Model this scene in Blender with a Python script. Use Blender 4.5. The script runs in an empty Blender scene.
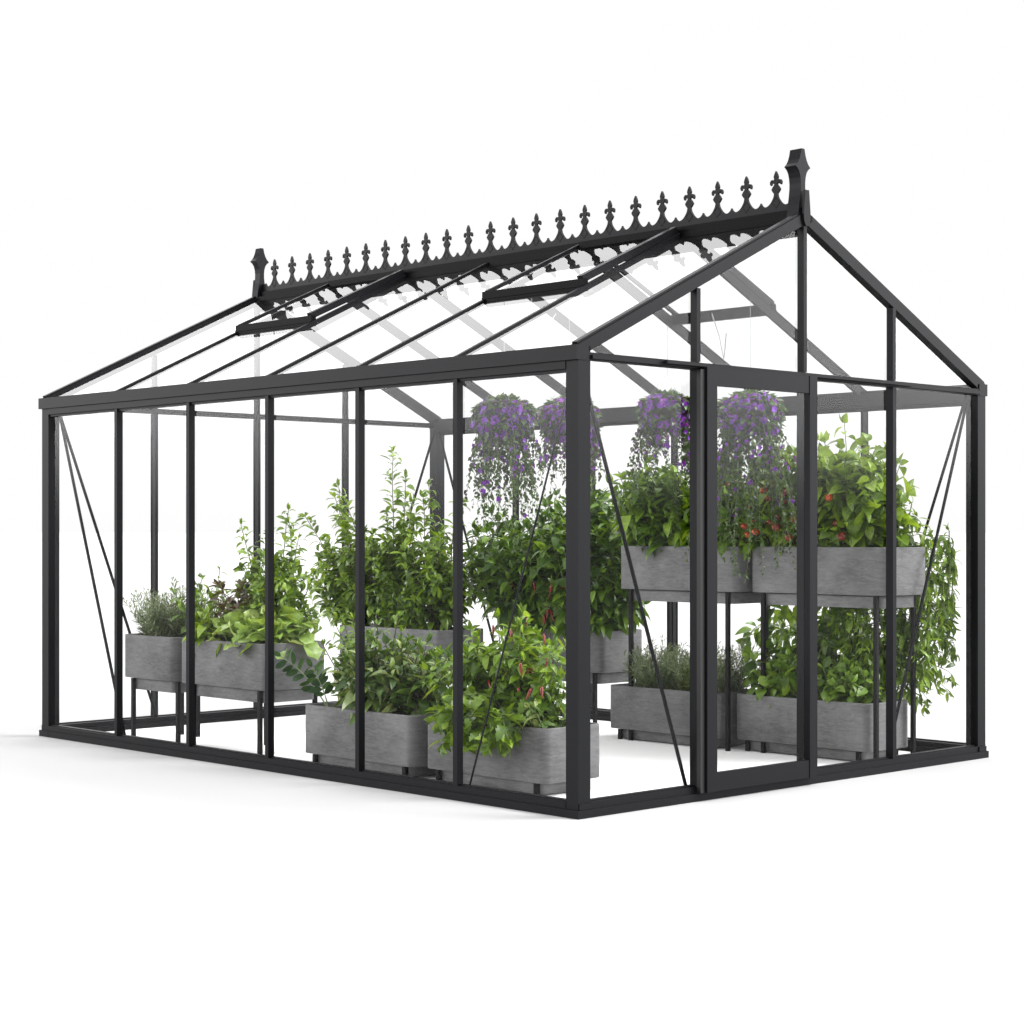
import bpy, bmesh, math, random
import numpy as np
from mathutils import Vector, Matrix

SC = bpy.context.scene
COL = SC.collection
RND = random.Random(7)
NR = np.random.RandomState(7)
PI = math.pi

# ------------------------------------------------------------------ objects
def link(o, parent=None):
    COL.objects.link(o)
    if parent is not None:
        o.parent = parent
    return o

def tag(o, label=None, cat=None, group=None, kind=None):
    if label: o['label'] = label
    if cat: o['category'] = cat
    if group: o['group'] = group
    if kind: o['kind'] = kind
    return o

def empty(name, loc, label, cat, group=None):
    o = bpy.data.objects.new(name, None)
    o.empty_display_size = .05
    link(o)
    o.location = loc
    return tag(o, label, cat, group)

def bm_obj(name, bm, m, parent=None, smooth=None):
    bmesh.ops.recalc_face_normals(bm, faces=bm.faces)
    me = bpy.data.meshes.new(name)
    bm.to_mesh(me); bm.free()
    if smooth is not None:
        me.polygons.foreach_set('use_smooth', [True] * len(me.polygons))
        me.set_sharp_from_angle(angle=math.radians(smooth))
    me.materials.append(m)
    o = bpy.data.objects.new(name, me)
    link(o, parent)
    if parent is not None and parent.parent is None:
        o.matrix_parent_inverse = Matrix.Translation(-Vector(parent.location))
    elif parent is not None:
        o.matrix_parent_inverse = parent.matrix_parent_inverse.copy() if False else Matrix.Identity(4)
    return o

def box(bm, x0, x1, y0, y1, z0, z1):
    v = [bm.verts.new(p) for p in ((x0,y0,z0),(x1,y0,z0),(x1,y1,z0),(x0,y1,z0),(x0,y0,z1),(x1,y0,z1),(x1,y1,z1),(x0,y1,z1))]
    for f in ((0,3,2,1),(4,5,6,7),(0,1,5,4),(1,2,6,5),(2,3,7,6),(3,0,4,7)):
        bm.faces.new([v[i] for i in f])

def bar(bm, a, b, w, h, up=(0,0,1), off=0.0):
    """rectangular bar from a to b; w across, h along 'up' made perpendicular, shifted by off along it"""
    a, b = Vector(a), Vector(b)
    d = (b - a).normalized()
    s = d.cross(Vector(up)).normalized()
    u = s.cross(d).normalized()
    vs = []
    for p in (a, b):
        for (i, j) in ((-1,-1),(1,-1),(1,1),(-1,1)):
            vs.append(bm.verts.new(p + s * (i * w / 2) + u * (j * h / 2 + off)))
    for f in ((0,3,2,1),(4,5,6,7),(0,1,5,4),(1,2,6,5),(2,3,7,6),(3,0,4,7)):
        bm.faces.new([vs[i] for i in f])

def tube(bm, pts, r0, r1=None, n=6):
    pts = [Vector(p) for p in pts]
    if r1 is None: r1 = r0
    rings = []
    for i, p in enumerate(pts):
        d = (pts[min(i + 1, len(pts) - 1)] - pts[max(i - 1, 0)]).normalized()
        ref = Vector((0, 0, 1)) if abs(d.z) < .9 else Vector((1, 0, 0))
        s = d.cross(ref).normalized(); u = s.cross(d)
        r = r0 + (r1 - r0) * i / max(1, len(pts) - 1)
        rings.append([bm.verts.new(p + (s * math.cos(2 * PI * k / n) + u * math.sin(2 * PI * k / n)) * r) for k in range(n)])
    for a, b in zip(rings, rings[1:]):
        for k in range(n):
            bm.faces.new((a[k], a[(k + 1) % n], b[(k + 1) % n], b[k]))
    if n > 2:
        bm.faces.new(rings[0][::-1]); bm.faces.new(rings[-1])

def B(): return bmesh.new()

# ---------------------------------------------------------------- materials
def mat(name):
    m = bpy.data.materials.new(name); m.use_nodes = True
    nt = m.node_tree; nt.nodes.clear()
    out = nt.nodes.new('ShaderNodeOutputMaterial')
    return m, nt, out

def N(nt, t, **kw):
    n = nt.nodes.new(t)
    for k, v in kw.items(): setattr(n, k, v)
    return n

def simple(name, col, rough=.5, metal=0., noise=0., nscale=40., spec=.5, bump=0.):
    m, nt, out = mat(name)
    p = N(nt, 'ShaderNodeBsdfPrincipled')
    p.inputs['Roughness'].default_value = rough
    p.inputs['Metallic'].default_value = metal
    p.inputs['Specular IOR Level'].default_value = spec
    tc = N(nt, 'ShaderNodeTexCoord')
    no = N(nt, 'ShaderNodeTexNoise'); no.inputs['Scale'].default_value = nscale; no.inputs['Detail'].default_value = 6
    nt.links.new(tc.outputs['Object'], no.inputs['Vector'])
    cr = N(nt, 'ShaderNodeValToRGB')
    cr.color_ramp.elements[0].position = .3; cr.color_ramp.elements[1].position = .7
    cr.color_ramp.elements[0].color = tuple(c * (1 - noise) for c in col) + (1,)
    cr.color_ramp.elements[1].color = tuple(c * (1 + noise) for c in col) + (1,)
    nt.links.new(no.outputs['Fac'], cr.inputs['Fac'])
    nt.links.new(cr.outputs['Color'], p.inputs['Base Color'])
    if bump:
        b = N(nt, 'ShaderNodeBump'); b.inputs['Strength'].default_value = bump; b.inputs['Distance'].default_value = .01
        nt.links.new(no.outputs['Fac'], b.inputs['Height']); nt.links.new(b.outputs['Normal'], p.inputs['Normal'])
    nt.links.new(p.outputs[0], out.inputs[0])
    return m

LEAF_K = .80
def leaf_mat(name, cols, trans=.3, rough=.36, spec=.5):
    cols = [tuple(v * LEAF_K for v in c) for c in cols]; trans = trans * .8
    """leaf colour differs leaf by leaf (random per island) and a little along the blade"""
    m, nt, out = mat(name)
    g = N(nt, 'ShaderNodeNewGeometry')
    cr = N(nt, 'ShaderNodeValToRGB')
    el = cr.color_ramp.elements
    while len(el) < len(cols): el.new(.5)
    for i, c in enumerate(cols):
        el[i].position = i / (len(cols) - 1); el[i].color = tuple(c) + (1,)
    nt.links.new(g.outputs['Random Per Island'], cr.inputs['Fac'])
    tc = N(nt, 'ShaderNodeTexCoord')
    no = N(nt, 'ShaderNodeTexNoise'); no.inputs['Scale'].default_value = 35; no.inputs['Detail'].default_value = 3
    nt.links.new(tc.outputs['Object'], no.inputs['Vector'])
    mr = N(nt, 'ShaderNodeMapRange'); mr.inputs[1].default_value = .3; mr.inputs[2].default_value = .7
    mr.inputs[3].default_value = .7; mr.inputs[4].default_value = 1.3
    nt.links.new(no.outputs['Fac'], mr.inputs[0])
    mx = N(nt, 'ShaderNodeMixRGB', blend_type='MULTIPLY'); mx.inputs[0].default_value = 1
    nt.links.new(cr.outputs['Color'], mx.inputs[1]); nt.links.new(mr.outputs[0], mx.inputs[2])
    col = mx.outputs[0]
    p = N(nt, 'ShaderNodeBsdfPrincipled'); p.inputs['Roughness'].default_value = rough
    p.inputs['Specular IOR Level'].default_value = spec
    nt.links.new(col, p.inputs['Base Color'])
    t = N(nt, 'ShaderNodeBsdfTranslucent')
    gm = N(nt, 'ShaderNodeMixRGB', blend_type='MULTIPLY'); gm.inputs[0].default_value = 1
    gm.inputs[2].default_value = (1.9, 1.6, .7, 1)
    nt.links.new(col, gm.inputs[1]); nt.links.new(gm.outputs[0], t.inputs['Color'])
    ms = N(nt, 'ShaderNodeMixShader'); ms.inputs[0].default_value = trans
    nt.links.new(p.outputs[0], ms.inputs[1]); nt.links.new(t.outputs[0], ms.inputs[2])
    nt.links.new(ms.outputs[0], out.inputs[0])
    return m

def glass_mat(name, f0, f90):
    m, nt, out = mat(name)
    lw = N(nt, 'ShaderNodeLayerWeight'); lw.inputs['Blend'].default_value = .5
    pw = N(nt, 'ShaderNodeMath', operation='POWER'); pw.inputs[1].default_value = 5
    nt.links.new(lw.outputs['Facing'], pw.inputs[0])
    ma = N(nt, 'ShaderNodeMath', operation='MULTIPLY_ADD'); ma.inputs[1].default_value = f90; ma.inputs[2].default_value = f0
    nt.links.new(pw.outputs[0], ma.inputs[0])
    tr = N(nt, 'ShaderNodeBsdfTransparent'); tr.inputs[0].default_value = (1, 1, 1, 1)
    gl = N(nt, 'ShaderNodeBsdfGlossy'); gl.inputs['Roughness'].default_value = .0; gl.inputs[0].default_value = (1, 1, 1, 1)
    ms = N(nt, 'ShaderNodeMixShader')
    nt.links.new(ma.outputs[0], ms.inputs[0]); nt.links.new(tr.outputs[0], ms.inputs[1]); nt.links.new(gl.outputs[0], ms.inputs[2])
    nt.links.new(ms.outputs[0], out.inputs[0])
    return m

def concrete_mat():
    m, nt, out = mat('grey_concrete')
    p = N(nt, 'ShaderNodeBsdfPrincipled'); p.inputs['Roughness'].default_value = .75
    p.inputs['Specular IOR Level'].default_value = .25
    tc = N(nt, 'ShaderNodeTexCoord')
    oi = N(nt, 'ShaderNodeObjectInfo')
    ofs = N(nt, 'ShaderNodeVectorMath', operation='SCALE'); ofs.inputs[3].default_value = 13.
    cmb = N(nt, 'ShaderNodeCombineXYZ')
    for i in range(3): nt.links.new(oi.outputs['Random'], cmb.inputs[i])
    nt.links.new(cmb.outputs[0], ofs.inputs[0])
    add = N(nt, 'ShaderNodeVectorMath', operation='ADD')
    nt.links.new(tc.outputs['Object'], add.inputs[0]); nt.links.new(ofs.outputs[0], add.inputs[1])
    # veins: stretched, distorted noise
    mp = N(nt, 'ShaderNodeMapping'); mp.inputs['Scale'].default_value = (9, 9, 46)
    nt.links.new(add.outputs[0], mp.inputs[0])
    n1 = N(nt, 'ShaderNodeTexNoise'); n1.inputs['Scale'].default_value = 1.6; n1.inputs['Detail'].default_value = 8
    n1.inputs['Distortion'].default_value = 1.1; n1.inputs['Roughness'].default_value = .62
    nt.links.new(mp.outputs[0], n1.inputs['Vector'])
    n2 = N(nt, 'ShaderNodeTexNoise'); n2.inputs['Scale'].default_value = 5; n2.inputs['Detail'].default_value = 5
    nt.links.new(add.outputs[0], n2.inputs['Vector'])
    n3 = N(nt, 'ShaderNodeTexNoise'); n3.inputs['Scale'].default_value = 220; n3.inputs['Detail'].default_value = 2
    nt.links.new(add.outputs[0], n3.inputs['Vector'])
    s1 = N(nt, 'ShaderNodeMath', operation='MULTIPLY'); s1.inputs[1].default_value = .42
    nt.links.new(n1.outputs['Fac'], s1.inputs[0])
    s2 = N(nt, 'ShaderNodeMath', operation='MULTIPLY_ADD'); s2.inputs[1].default_value = .42
    nt.links.new(n2.outputs['Fac'], s2.inputs[0]); nt.links.new(s1.outputs[0], s2.inputs[2])
    s3 = N(nt, 'ShaderNodeMath', operation='MULTIPLY_ADD'); s3.inputs[1].default_value = .16
    nt.links.new(n3.outputs['Fac'], s3.inputs[0]); nt.links.new(s2.outputs[0], s3.inputs[2])
    cr = N(nt, 'ShaderNodeValToRGB'); e = cr.color_ramp.elements
    e[0].position = .40; e[0].color = tuple(CONC * .68 for _ in range(3)) + (1,)
    e[1].position = .60; e[1].color = (CONC * 1.3, CONC * 1.3, CONC * 1.32, 1)
    nt.links.new(s3.outputs[0], cr.inputs[0]); nt.links.new(cr.outputs[0], p.inputs['Base Color'])
    b = N(nt, 'ShaderNodeBump'); b.inputs['Strength'].default_value = .35; b.inputs['Distance'].default_value = .006
    nt.links.new(s3.outputs[0], b.inputs['Height']); nt.links.new(b.outputs['Normal'], p.inputs['Normal'])
    nt.links.new(p.outputs[0], out.inputs[0])
    return m

CONC = .117
FRAME = simple('anthracite_powder_coat', (.0088, .0090, .0102), rough=.42, noise=.10, nscale=300, spec=.045)
DARKALU = simple('dark_shadowed_aluminium', (.003, .003, .0032), rough=.5, noise=.1, nscale=300, spec=.03)  # darker copy of FRAME; shade under the ridge is put into its colour
IRON = simple('black_painted_steel', (.005, .005, .0054), rough=.5, noise=.1, nscale=200, spec=.06)
GASKET = simple('black_rubber_gasket', (.006, .006, .006), rough=.6, spec=.3)
GLASS = glass_mat('clear_glass', .009, .3)
ROOF_GLASS = glass_mat('roof_glass', .065, .35)
CONCRETE = concrete_mat()
SOIL = simple('dark_potting_soil', (.018, .012, .008), rough=.95, noise=.6, nscale=120, spec=.1, bump=1.)
WIRE = simple('thin_steel_wire', (.40, .40, .41), rough=.4, metal=.3)

# ---------------------------------------------------------- the setting
W, L, H, ZR = 2.98, 4.22, 1.903, 2.609
SL = (ZR - H) / (W / 2)
ANG = math.atan(SL)
MY = [.736, 1.402, 2.092, 2.765, 3.444]          # bars of the long sides
MX = [.735, 1.478, 2.175]                            # bars of the gables

bm = B()
g = 1500.
vs = [bm.verts.new(p) for p in ((-g,-g,0),(g,-g,0),(g,g,0),(-g,g,0))]
bm.faces.new(vs)
GROUND = simple('pale_studio_ground', (.375, .375, .376), rough=.95, spec=.0)
tag(bm_obj('ground', bm, GROUND), kind='structure')
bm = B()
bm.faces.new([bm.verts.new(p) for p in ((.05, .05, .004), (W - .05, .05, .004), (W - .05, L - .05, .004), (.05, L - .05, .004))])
tag(bm_obj('bright_floor_sheet', bm, simple('shade_offset_white', (.80, .80, .80), rough=.9, spec=.0)), kind='structure')  # added sheet, whiter than the ground to make up for shade indoors

# ------------------------------------------------------------ greenhouse
gh = empty('greenhouse', (0, 0, 0), 'large dark grey metal framed glass greenhouse with spiked ridge cresting', 'greenhouse')

def part(name, bm, m=FRAME, parent=gh, smooth=None): return bm_obj(name, bm, m, parent, smooth)

# base sills (two-step section)
for y0, y1, s in ((-.012, .0, 1), (L, L + .012, -1)):
    bm = B()
    if s == 1:
        box(bm, -.012, W + .012, -.012, .085, 0, .034); box(bm, .07, W - .07, -.002, .07, .034, .062)
        box(bm, .072, W - .072, .012, .03, .062, .068)
    else:
        box(bm, -.012, W + .012, L - .085, L + .012, 0, .034); box(bm, .07, W - .07, L - .07, L + .002, .034, .062)
        box(bm, .072, W - .072, L - .03, L - .012, .062, .068)
    part('base_sill', bm)
for s in (0, 1):
    bm = B()
    def sx(a, b): return (a, b) if s == 0 else (W - b, W - a)
    x0, x1 = sx(-.011, .085); box(bm, x0, x1, .0855, L - .0855, 0, .034)
    x0, x1 = sx(-.002, .07); box(bm, x0, x1, .07, L - .07, .0345, .062)
    x0, x1 = sx(.012, .03); box(bm, x0, x1, .072, L - .072, .062, .068)
    part('base_sill', bm)
# corner posts with a small foot cap
for cx in (0, 1):
    for cy in (0, 1):
        bm = B()
        x0, x1 = (0, .07) if cx == 0 else (W - .07, W)
        y0, y1 = (0, .07) if cy == 0 else (L - .07, L)
        box(bm, x0, x1, y0, y1, .0345, H - .001)
        p = part('corner_post', bm)
        bm = B()
        yy = (-.009, -.0005) if cy == 0 else (L + .0005, L + .009)
        box(bm, x0 + .002, x1 - .004, yy[0], yy[1], .035, .06)
        part('foot_cap', bm, FRAME, p)
# gutters along the eaves
for s in (0, 1):
    bm = B()
    x0, x1 = sx(-.014, .06); box(bm, x0, x1, -.003, L + .016, H - .058, H + .002)
    x0, x1 = sx(-.003, .055); box(bm, x0, x1, .0705, L - .0705, H - .092, H - .0585)
    x0, x1 = sx(.008, .04); box(bm, x0, x1, .0705, L - .0705, H - .104, H - .0925)
    if s == 0: x0, x1 = (.0605, .0845)
    else: x0, x1 = (W - .0845, W - .0605)
    box(bm, x0, x1, .07, L - .07, H - .085, H - .02)
    part('gutter', bm)
# glazing bars of the two long walls and of the roof
def roof_pt(x, y, off=0.):
    """point on the roof; x across the whole width; off = distance above the glass plane"""
    left = x <= W / 2
    z = H + SL * (x if left else W - x)
    n = Vector((-math.sin(ANG), 0, math.cos(ANG))) if left else Vector((math.sin(ANG), 0, math.cos(ANG)))
    return Vector((x, y, z)) + n * off
for s in (0, 1):
    for y in MY:
        bm = B()
        x0, x1 = sx(.004, .036)
        box(bm, x0, x1, y - .009, y + .009, .062, H - .1)
        x0, x1 = sx(-.003, .004)
        box(bm, x0, x1, y - .013, y + .013, .062, H - .094)
        part('wall_glazing_bar', bm)
        bm = B()
        xa, xb = (.0, W / 2 - .03) if s == 0 else (W, W / 2 + .03)
        a, b = roof_pt(xa, y), roof_pt(xb, y)
        bar(bm, a, b, .016, (.02 if s == 0 else .045), (0, 0, 1), (-.013 if s == 0 else -.026))
        bar(bm, a, b, .02, .007, (0, 0, 1), .0008)
        part('roof_glazing_bar', bm)
# gable rafters
for s in (0, 1):
    for e in (0, 1):
        y = .022 if e == 0 else L - .022
        xa, xb = (.005, W / 2) if s == 0 else (W - .005, W / 2)
        bm = B()
        a, b = roof_pt(xa, y), roof_pt(xb, y)
        bar(bm, a, b, .044, .05, (0, 0, 1), -.022)
        bar(bm, a, b, .03, .01, (0, 0, 1), .0085)
        part('gable_rafter', bm)
# gables: transom, uprights
for e in (0, 1):
    def yy(a, b): return (a, b) if e == 0 else (L - b, L - a)
    bm = B()
    y0, y1 = yy(.0, .045); box(bm, .0705, W - .0705, y0, y1, 1.848, 1.878)
    y0, y1 = yy(-.012, .0); box(bm, .072, W - .072, y0, y1, 1.852, 1.868)
    part('gable_transom', bm)
    for x in MX:
        bm = B()
        y0, y1 = yy(.0, .038); box(bm, x - .010, x + .010, y0, y1, .062, 1.848)
        y0, y1 = yy(-.006, .0); box(bm, x - .014, x + .014, y0, y1, .062, 1.846)
        part('gable_glazing_bar', bm)
        bm = B()
        zt = H + SL * min(x, W - x) - .055
        y0, y1 = yy(.002, .034); box(bm, x - .010, x + .010, y0, y1, 1.878, zt)
        y0, y1 = yy(-.004, .002); box(bm, x - .012, x + .012, y0, y1, 1.88, zt)
        part('gable_upright', bm)
# ridge beam and cresting
bm = B()
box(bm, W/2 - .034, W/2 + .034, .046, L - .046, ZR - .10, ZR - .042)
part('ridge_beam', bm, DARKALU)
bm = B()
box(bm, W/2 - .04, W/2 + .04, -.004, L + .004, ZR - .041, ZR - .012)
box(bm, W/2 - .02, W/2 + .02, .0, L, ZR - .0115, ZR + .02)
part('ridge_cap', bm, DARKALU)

half = [(.0875, .060), (.083, .051), (.076, .044), (.067, .039), (.058, .038), (.049, .040), (.039, .045), (.029, .054), (.020, .066), (.013, .078), (.010, .090),
        (.010, .095), (.017, .102), (.025, .114), (.017, .126), (.009, .135), (.007, .141), (.014, .141), (.016, .146), (.020, .151), (.024, .146), (.024, .138),
        (.029, .134), (.033, .141), (.033, .150), (.027, .158), (.019, .160), (.011, .157), (.009, .163), (.012, .172), (.008, .184), (.0, .199)]
outline = [(-u, v) for u, v in half] + [(u, v) for u, v in half[::-1][1:]]
crest = None
bm = B()
CREST_Z = ZR + .013
NF = 23
PITCH = (4.04 - .172) / (NF - 1)
for i in range(NF):
    yc = .172 + PITCH * i
    k = PITCH / .175
    poly = [(-.0875, 0)] + outline + [(.0875, 0)]
    f = bm.faces.new([bm.verts.new((W/2 - .006, yc + u * k, CREST_Z + v)) for u, v in poly])
    r = bmesh.ops.extrude_face_region(bm, geom=[f])
    bmesh.ops.translate(bm, verts=[v for v in r['geom'] if isinstance(v, bmesh.types.BMVert)], vec=(.012, 0, 0))
    # raised lozenge at the foot of every spike
    for sgn in (-1, 1):
        xx = W/2 + sgn * .0062
        for (ua, va, ub, vb) in ((0, .028, .022, .052), (.022, .052, 0, .078), (0, .078, -.022, .052), (-.022, .052, 0, .028)):
            bar(bm, (xx, yc + ua, CREST_Z + va), (xx, yc + ub, CREST_Z + vb), .005, .003, (1, 0, 0))
for ya, yb in ((.04, .172 - .0875 * PITCH / .175), (.172 + (NF - .5) * PITCH, L - .04)):
    box(bm, W/2 - .006, W/2 + .006, ya, yb, CREST_Z, CREST_Z + .056)
bmesh.ops.triangulate(bm, faces=[f for f in bm.faces if len(f.verts) > 4])
part('ridge_cresting', bm)
# finials
fh = [(.026, 0), (.034, .02), (.035, .05), (.029, .09), (.021, .13), (.0165, .165), (.016, .19), (.019, .215), (.026, .237), (.037, .252), (.054, .264), (.038, .279), (.027, .296), (.018, .318), (.011, .347)]
for yc in (.036, L - .036):
    bm = B()
    pts = [(-u, v) for u, v in fh] + [(u, v) for u, v in fh[::-1]]
    f = bm.faces.new([bm.verts.new((W/2 - .008 + u, yc - .024, ZR - .055 + v)) for u, v in pts])
    r = bmesh.ops.extrude_face_region(bm, geom=[f])
    bmesh.ops.translate(bm, verts=[v for v in r['geom'] if isinstance(v, bmesh.types.BMVert)], vec=(0, .066 if yc < 1 else .05, 0))
    bmesh.ops.triangulate(bm, faces=[f for f in bm.faces if len(f.verts) > 4])
    f0 = (-.012, -.0015) if yc < 1 else (L + .0015, L + .012)
    tp = [(-.014, .10), (-.018, .06), (-.024, .0), (-.024, -.03), (-.018, -.052), (-.008, -.064), (.008, -.064), (.018, -.052), (.024, -.03), (.024, 0), (.018, .06), (.014, .10)]
    f = bm.faces.new([bm.verts.new((W/2 - .008 + u, f0[0], ZR + v)) for u, v in tp])
    r = bmesh.ops.extrude_face_region(bm, geom=[f])
    bmesh.ops.translate(bm, verts=[v for v in r['geom'] if isinstance(v, bmesh.types.BMVert)], vec=(0, f0[1] - f0[0], 0))
    part('ridge_finial', bm)
# glass panes
def quad(name, pts, parent=gh):
    bm = B(); bm.faces.new([bm.verts.new(p) for p in pts])
    return bm_obj(name, bm, ROOF_GLASS if name in ('roof_pane', 'vent_pane') else GLASS, parent)
ys = [.035] + MY + [L - .035]
for s in (0, 1):
    x = .021 if s == 0 else W - .021
    for a, b in zip(ys, ys[1:]):
        quad('wall_pane', [(x, a + .004, .06), (x, b - .004, .06), (x, b - .004, H - .095), (x, a + .004, H - .095)])
VENTS = [(0, 0), (0, 3), (1, 0)]                    # roof bays carrying a vent: (side, index of the bar at its near edge)
VX = .805                                           # vent foot, measured across from the eave
for s in (0, 1):
    X = lambda t: t if s == 0 else W - t
    for i, (a, b) in enumerate(zip(ys, ys[1:])):
        top = VX if (s, i - 1) in VENTS else W/2 - .03
        quad('roof_pane', [roof_pt(X(.02), a + .004, -.004), roof_pt(X(.02), b - .004, -.004), roof_pt(X(top), b - .004, -.004), roof_pt(X(top), a + .004, -.004)])
xs = [.035] + MX + [W - .035]
for e in (0, 1):
    y = .021 if e == 0 else L - .021
    for i, (a, b) in enumerate(zip(xs, xs[1:])):
        if not (e == 0 and i == 1):
            quad('gable_pane', [(a + .004, y, .06), (b - .004, y, .06), (b - .004, y, 1.855), (a + .004, y, 1.855)])
        zt = lambda x: H + SL * min(x, W - x) - .03
        quad('gable_pane', [(a + .004, y, 1.87), (b - .004, y, 1.87), (b - .004, y, zt(b - .004)), (a + .004, y, zt(a + .004))])
# roof vents: a hinged sash lying just above the roof plane
for (s, i) in VENTS:
    ya, yb = MY[i] + .002, MY[i + 1] - .002
    X = lambda t: t if s == 0 else W - t
    piv = roof_pt(X(W/2 - .034), ya, 0)
    cen = (piv + roof_pt(X(VX), yb, 0)) / 2
    vent = bpy.data.objects.new('roof_vent', None); vent.empty_display_size = .05
    link(vent, gh)
    U0, U1 = W/2 - .036, VX
    o1 = .012                                       # a crack open at the foot
    for (p, q, w, hgt) in (((U0, ya + .018, .008), (U1, ya + .018, .008 + o1), .034, .034),
                           ((U0, yb - .01, .006), (U1, yb - .01, .006 + o1), .018, .018),
                           ((U0 - .012, ya + .036, .006), (U0 - .012, yb - .02, .006), .04, .034)):
        bm = B(); bar(bm, roof_pt(X(p[0]), p[1], p[2]), roof_pt(X(q[0]), q[1], q[2]), w, hgt, (0, 0, 1), .012)
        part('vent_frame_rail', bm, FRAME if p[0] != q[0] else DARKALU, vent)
    bm = B()
    bar(bm, roof_pt(X(U1 - .004), ya - .008, .005), roof_pt(X(U1 - .004), yb + .012, .005), .032, .056, (0, 0, 1))
    bar(bm, roof_pt(X(U1 - .022), ya - .006, .008), roof_pt(X(U1 - .022), yb + .01, .008), .004, .006, (0, 0, 1))
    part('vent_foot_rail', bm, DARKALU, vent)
    quad('vent_pane', [roof_pt(X(U0), ya + .03, .016), roof_pt(X(U0), yb - .02, .016), roof_pt(X(U1), yb - .02, .016 + o1), roof_pt(X(U1), ya + .03, .016 + o1)], vent)
    bm = B()
    ym = (ya + yb) / 2 + .05
    a = roof_pt(X(VX + .02), ym, -.0); b_ = roof_pt(X(VX - .1), ym - .05, -.2); c_ = roof_pt(X(VX + .01), ym - .13, -.12)
    tube(bm, [a, (a + b_) / 2 + Vector((.012, 0, 0)), b_], .0035, .003, 5)
    tube(bm, [b_, (c_ + b_) / 2 + Vector((0, 0, -.02)), c_], .003, .003, 5)
    part('vent_opener_arm', bm, WIRE, vent)
# wind braces in the corner bays (round rods)
def brace(a, b, r=.0085):
    bm = B(); tube(bm, [a, b], r, r, 6); part('wind_brace', bm)
zt_, zb_ = 1.83, .06
brace((.075, .058, zt_), (.722, .058, zb_)); brace((W - .075, .058, zt_), (2.205, .058, zb_))
brace((.075, L - .058, zt_), (.722, L - .058, zb_)); brace((W - .075, L - .058, zt_), (2.205, L - .058, zb_))
for x in (.062, W - .062):
    brace((x, .08, zt_), (x, .712, zb_), .0045 if x < 1 else .0085); brace((x, L - .08, zt_), (x, 3.458, zb_))
# sliding door hung in front of the second gable bay
door = bpy.data.objects.new('sliding_door', None); door.empty_display_size = .05
link(door, gh)
d0, d1, dz0, dz1 = .742, 1.512, .038, 1.858
DY0, DY1 = -.046, -.014
for (a, b) in ((d0, d0 + .066), (d1 - .055, d1)):
    bm = B(); box(bm, a, b, DY0, DY1, dz0, dz1); part('door_stile', bm, FRAME, door)
bm = B(); box(bm, d0 + .0665, d1 - .0555, DY0 + .003, DY1 - .002, dz1 - .078, dz1 - .001); part('door_rail', bm, FRAME, door)
bm = B(); box(bm, d0 + .0665, d1 - .0555, DY0 + .003, DY1 - .002, dz0 + .001, dz0 + .08); part('door_rail', bm, FRAME, door)
bm = B(); box(bm, d0 - .03, d0 - .002, DY0 + .012, -.0125, dz0, dz1 - .012); part('door_seal', bm, GASKET, door)
bm = B(); box(bm, d1 + .001, d1 + .006, DY0 + .006, DY1, .3, 1.7); part('door_seal', bm, GASKET, door)
quad('door_pane', [(d0 + .06, -.03, dz0 + .078), (d1 - .05, -.03, dz0 + .078), (d1 - .05, -.03, dz1 - .07), (d0 + .06, -.03, dz1 - .07)], door)
bm = B(); box(bm, .5, 2.3, -.034, -.0125, 1.8585, 1.872); part('door_track', bm, FRAME, gh)

# -------------------------------------------------------------- planters
def rrect(x0, x1, y0, y1, r, n=6):
    pts = []
    for cx, cy, a0 in ((x1 - r, y0 + r, -90), (x1 - r, y1 - r, 0), (x0 + r, y1 - r, 90), (x0 + r, y0 + r, 180)):
        for k in range(n + 1):
            a = math.radians(a0 + 90 * k / n)
            pts.append((cx + r * math.cos(a), cy + r * math.sin(a)))
    return pts

def trough_bm(lx, ly, z0, z1, r=.042, t=.018, depth=.07):
    bm = B()
    prof = [(0, z0 + .004), (-.004, z0), ]
    loops = []
    def loop(ins, z):
        return [bm.verts.new((x, y, z)) for x, y in rrect(ins, lx - ins, ins, ly - ins, max(.006, r - ins))]
    loops = [loop(.003, z0), loop(0, z0 + .004), loop(0, z1 - .003), loop(.003, z1), loop(t - .003, z1), loop(t, z1 - .003), loop(t, z1 - depth)]
    for a, b in zip(loops, loops[1:]):
        n = len(a)
        for k in range(n): bm.faces.new((a[k], a[(k + 1) % n], b[(k + 1) % n], b[k]))
    bm.faces.new(loops[0][::-1]); bm.faces.new(loops[-1])
    return bm

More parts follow.
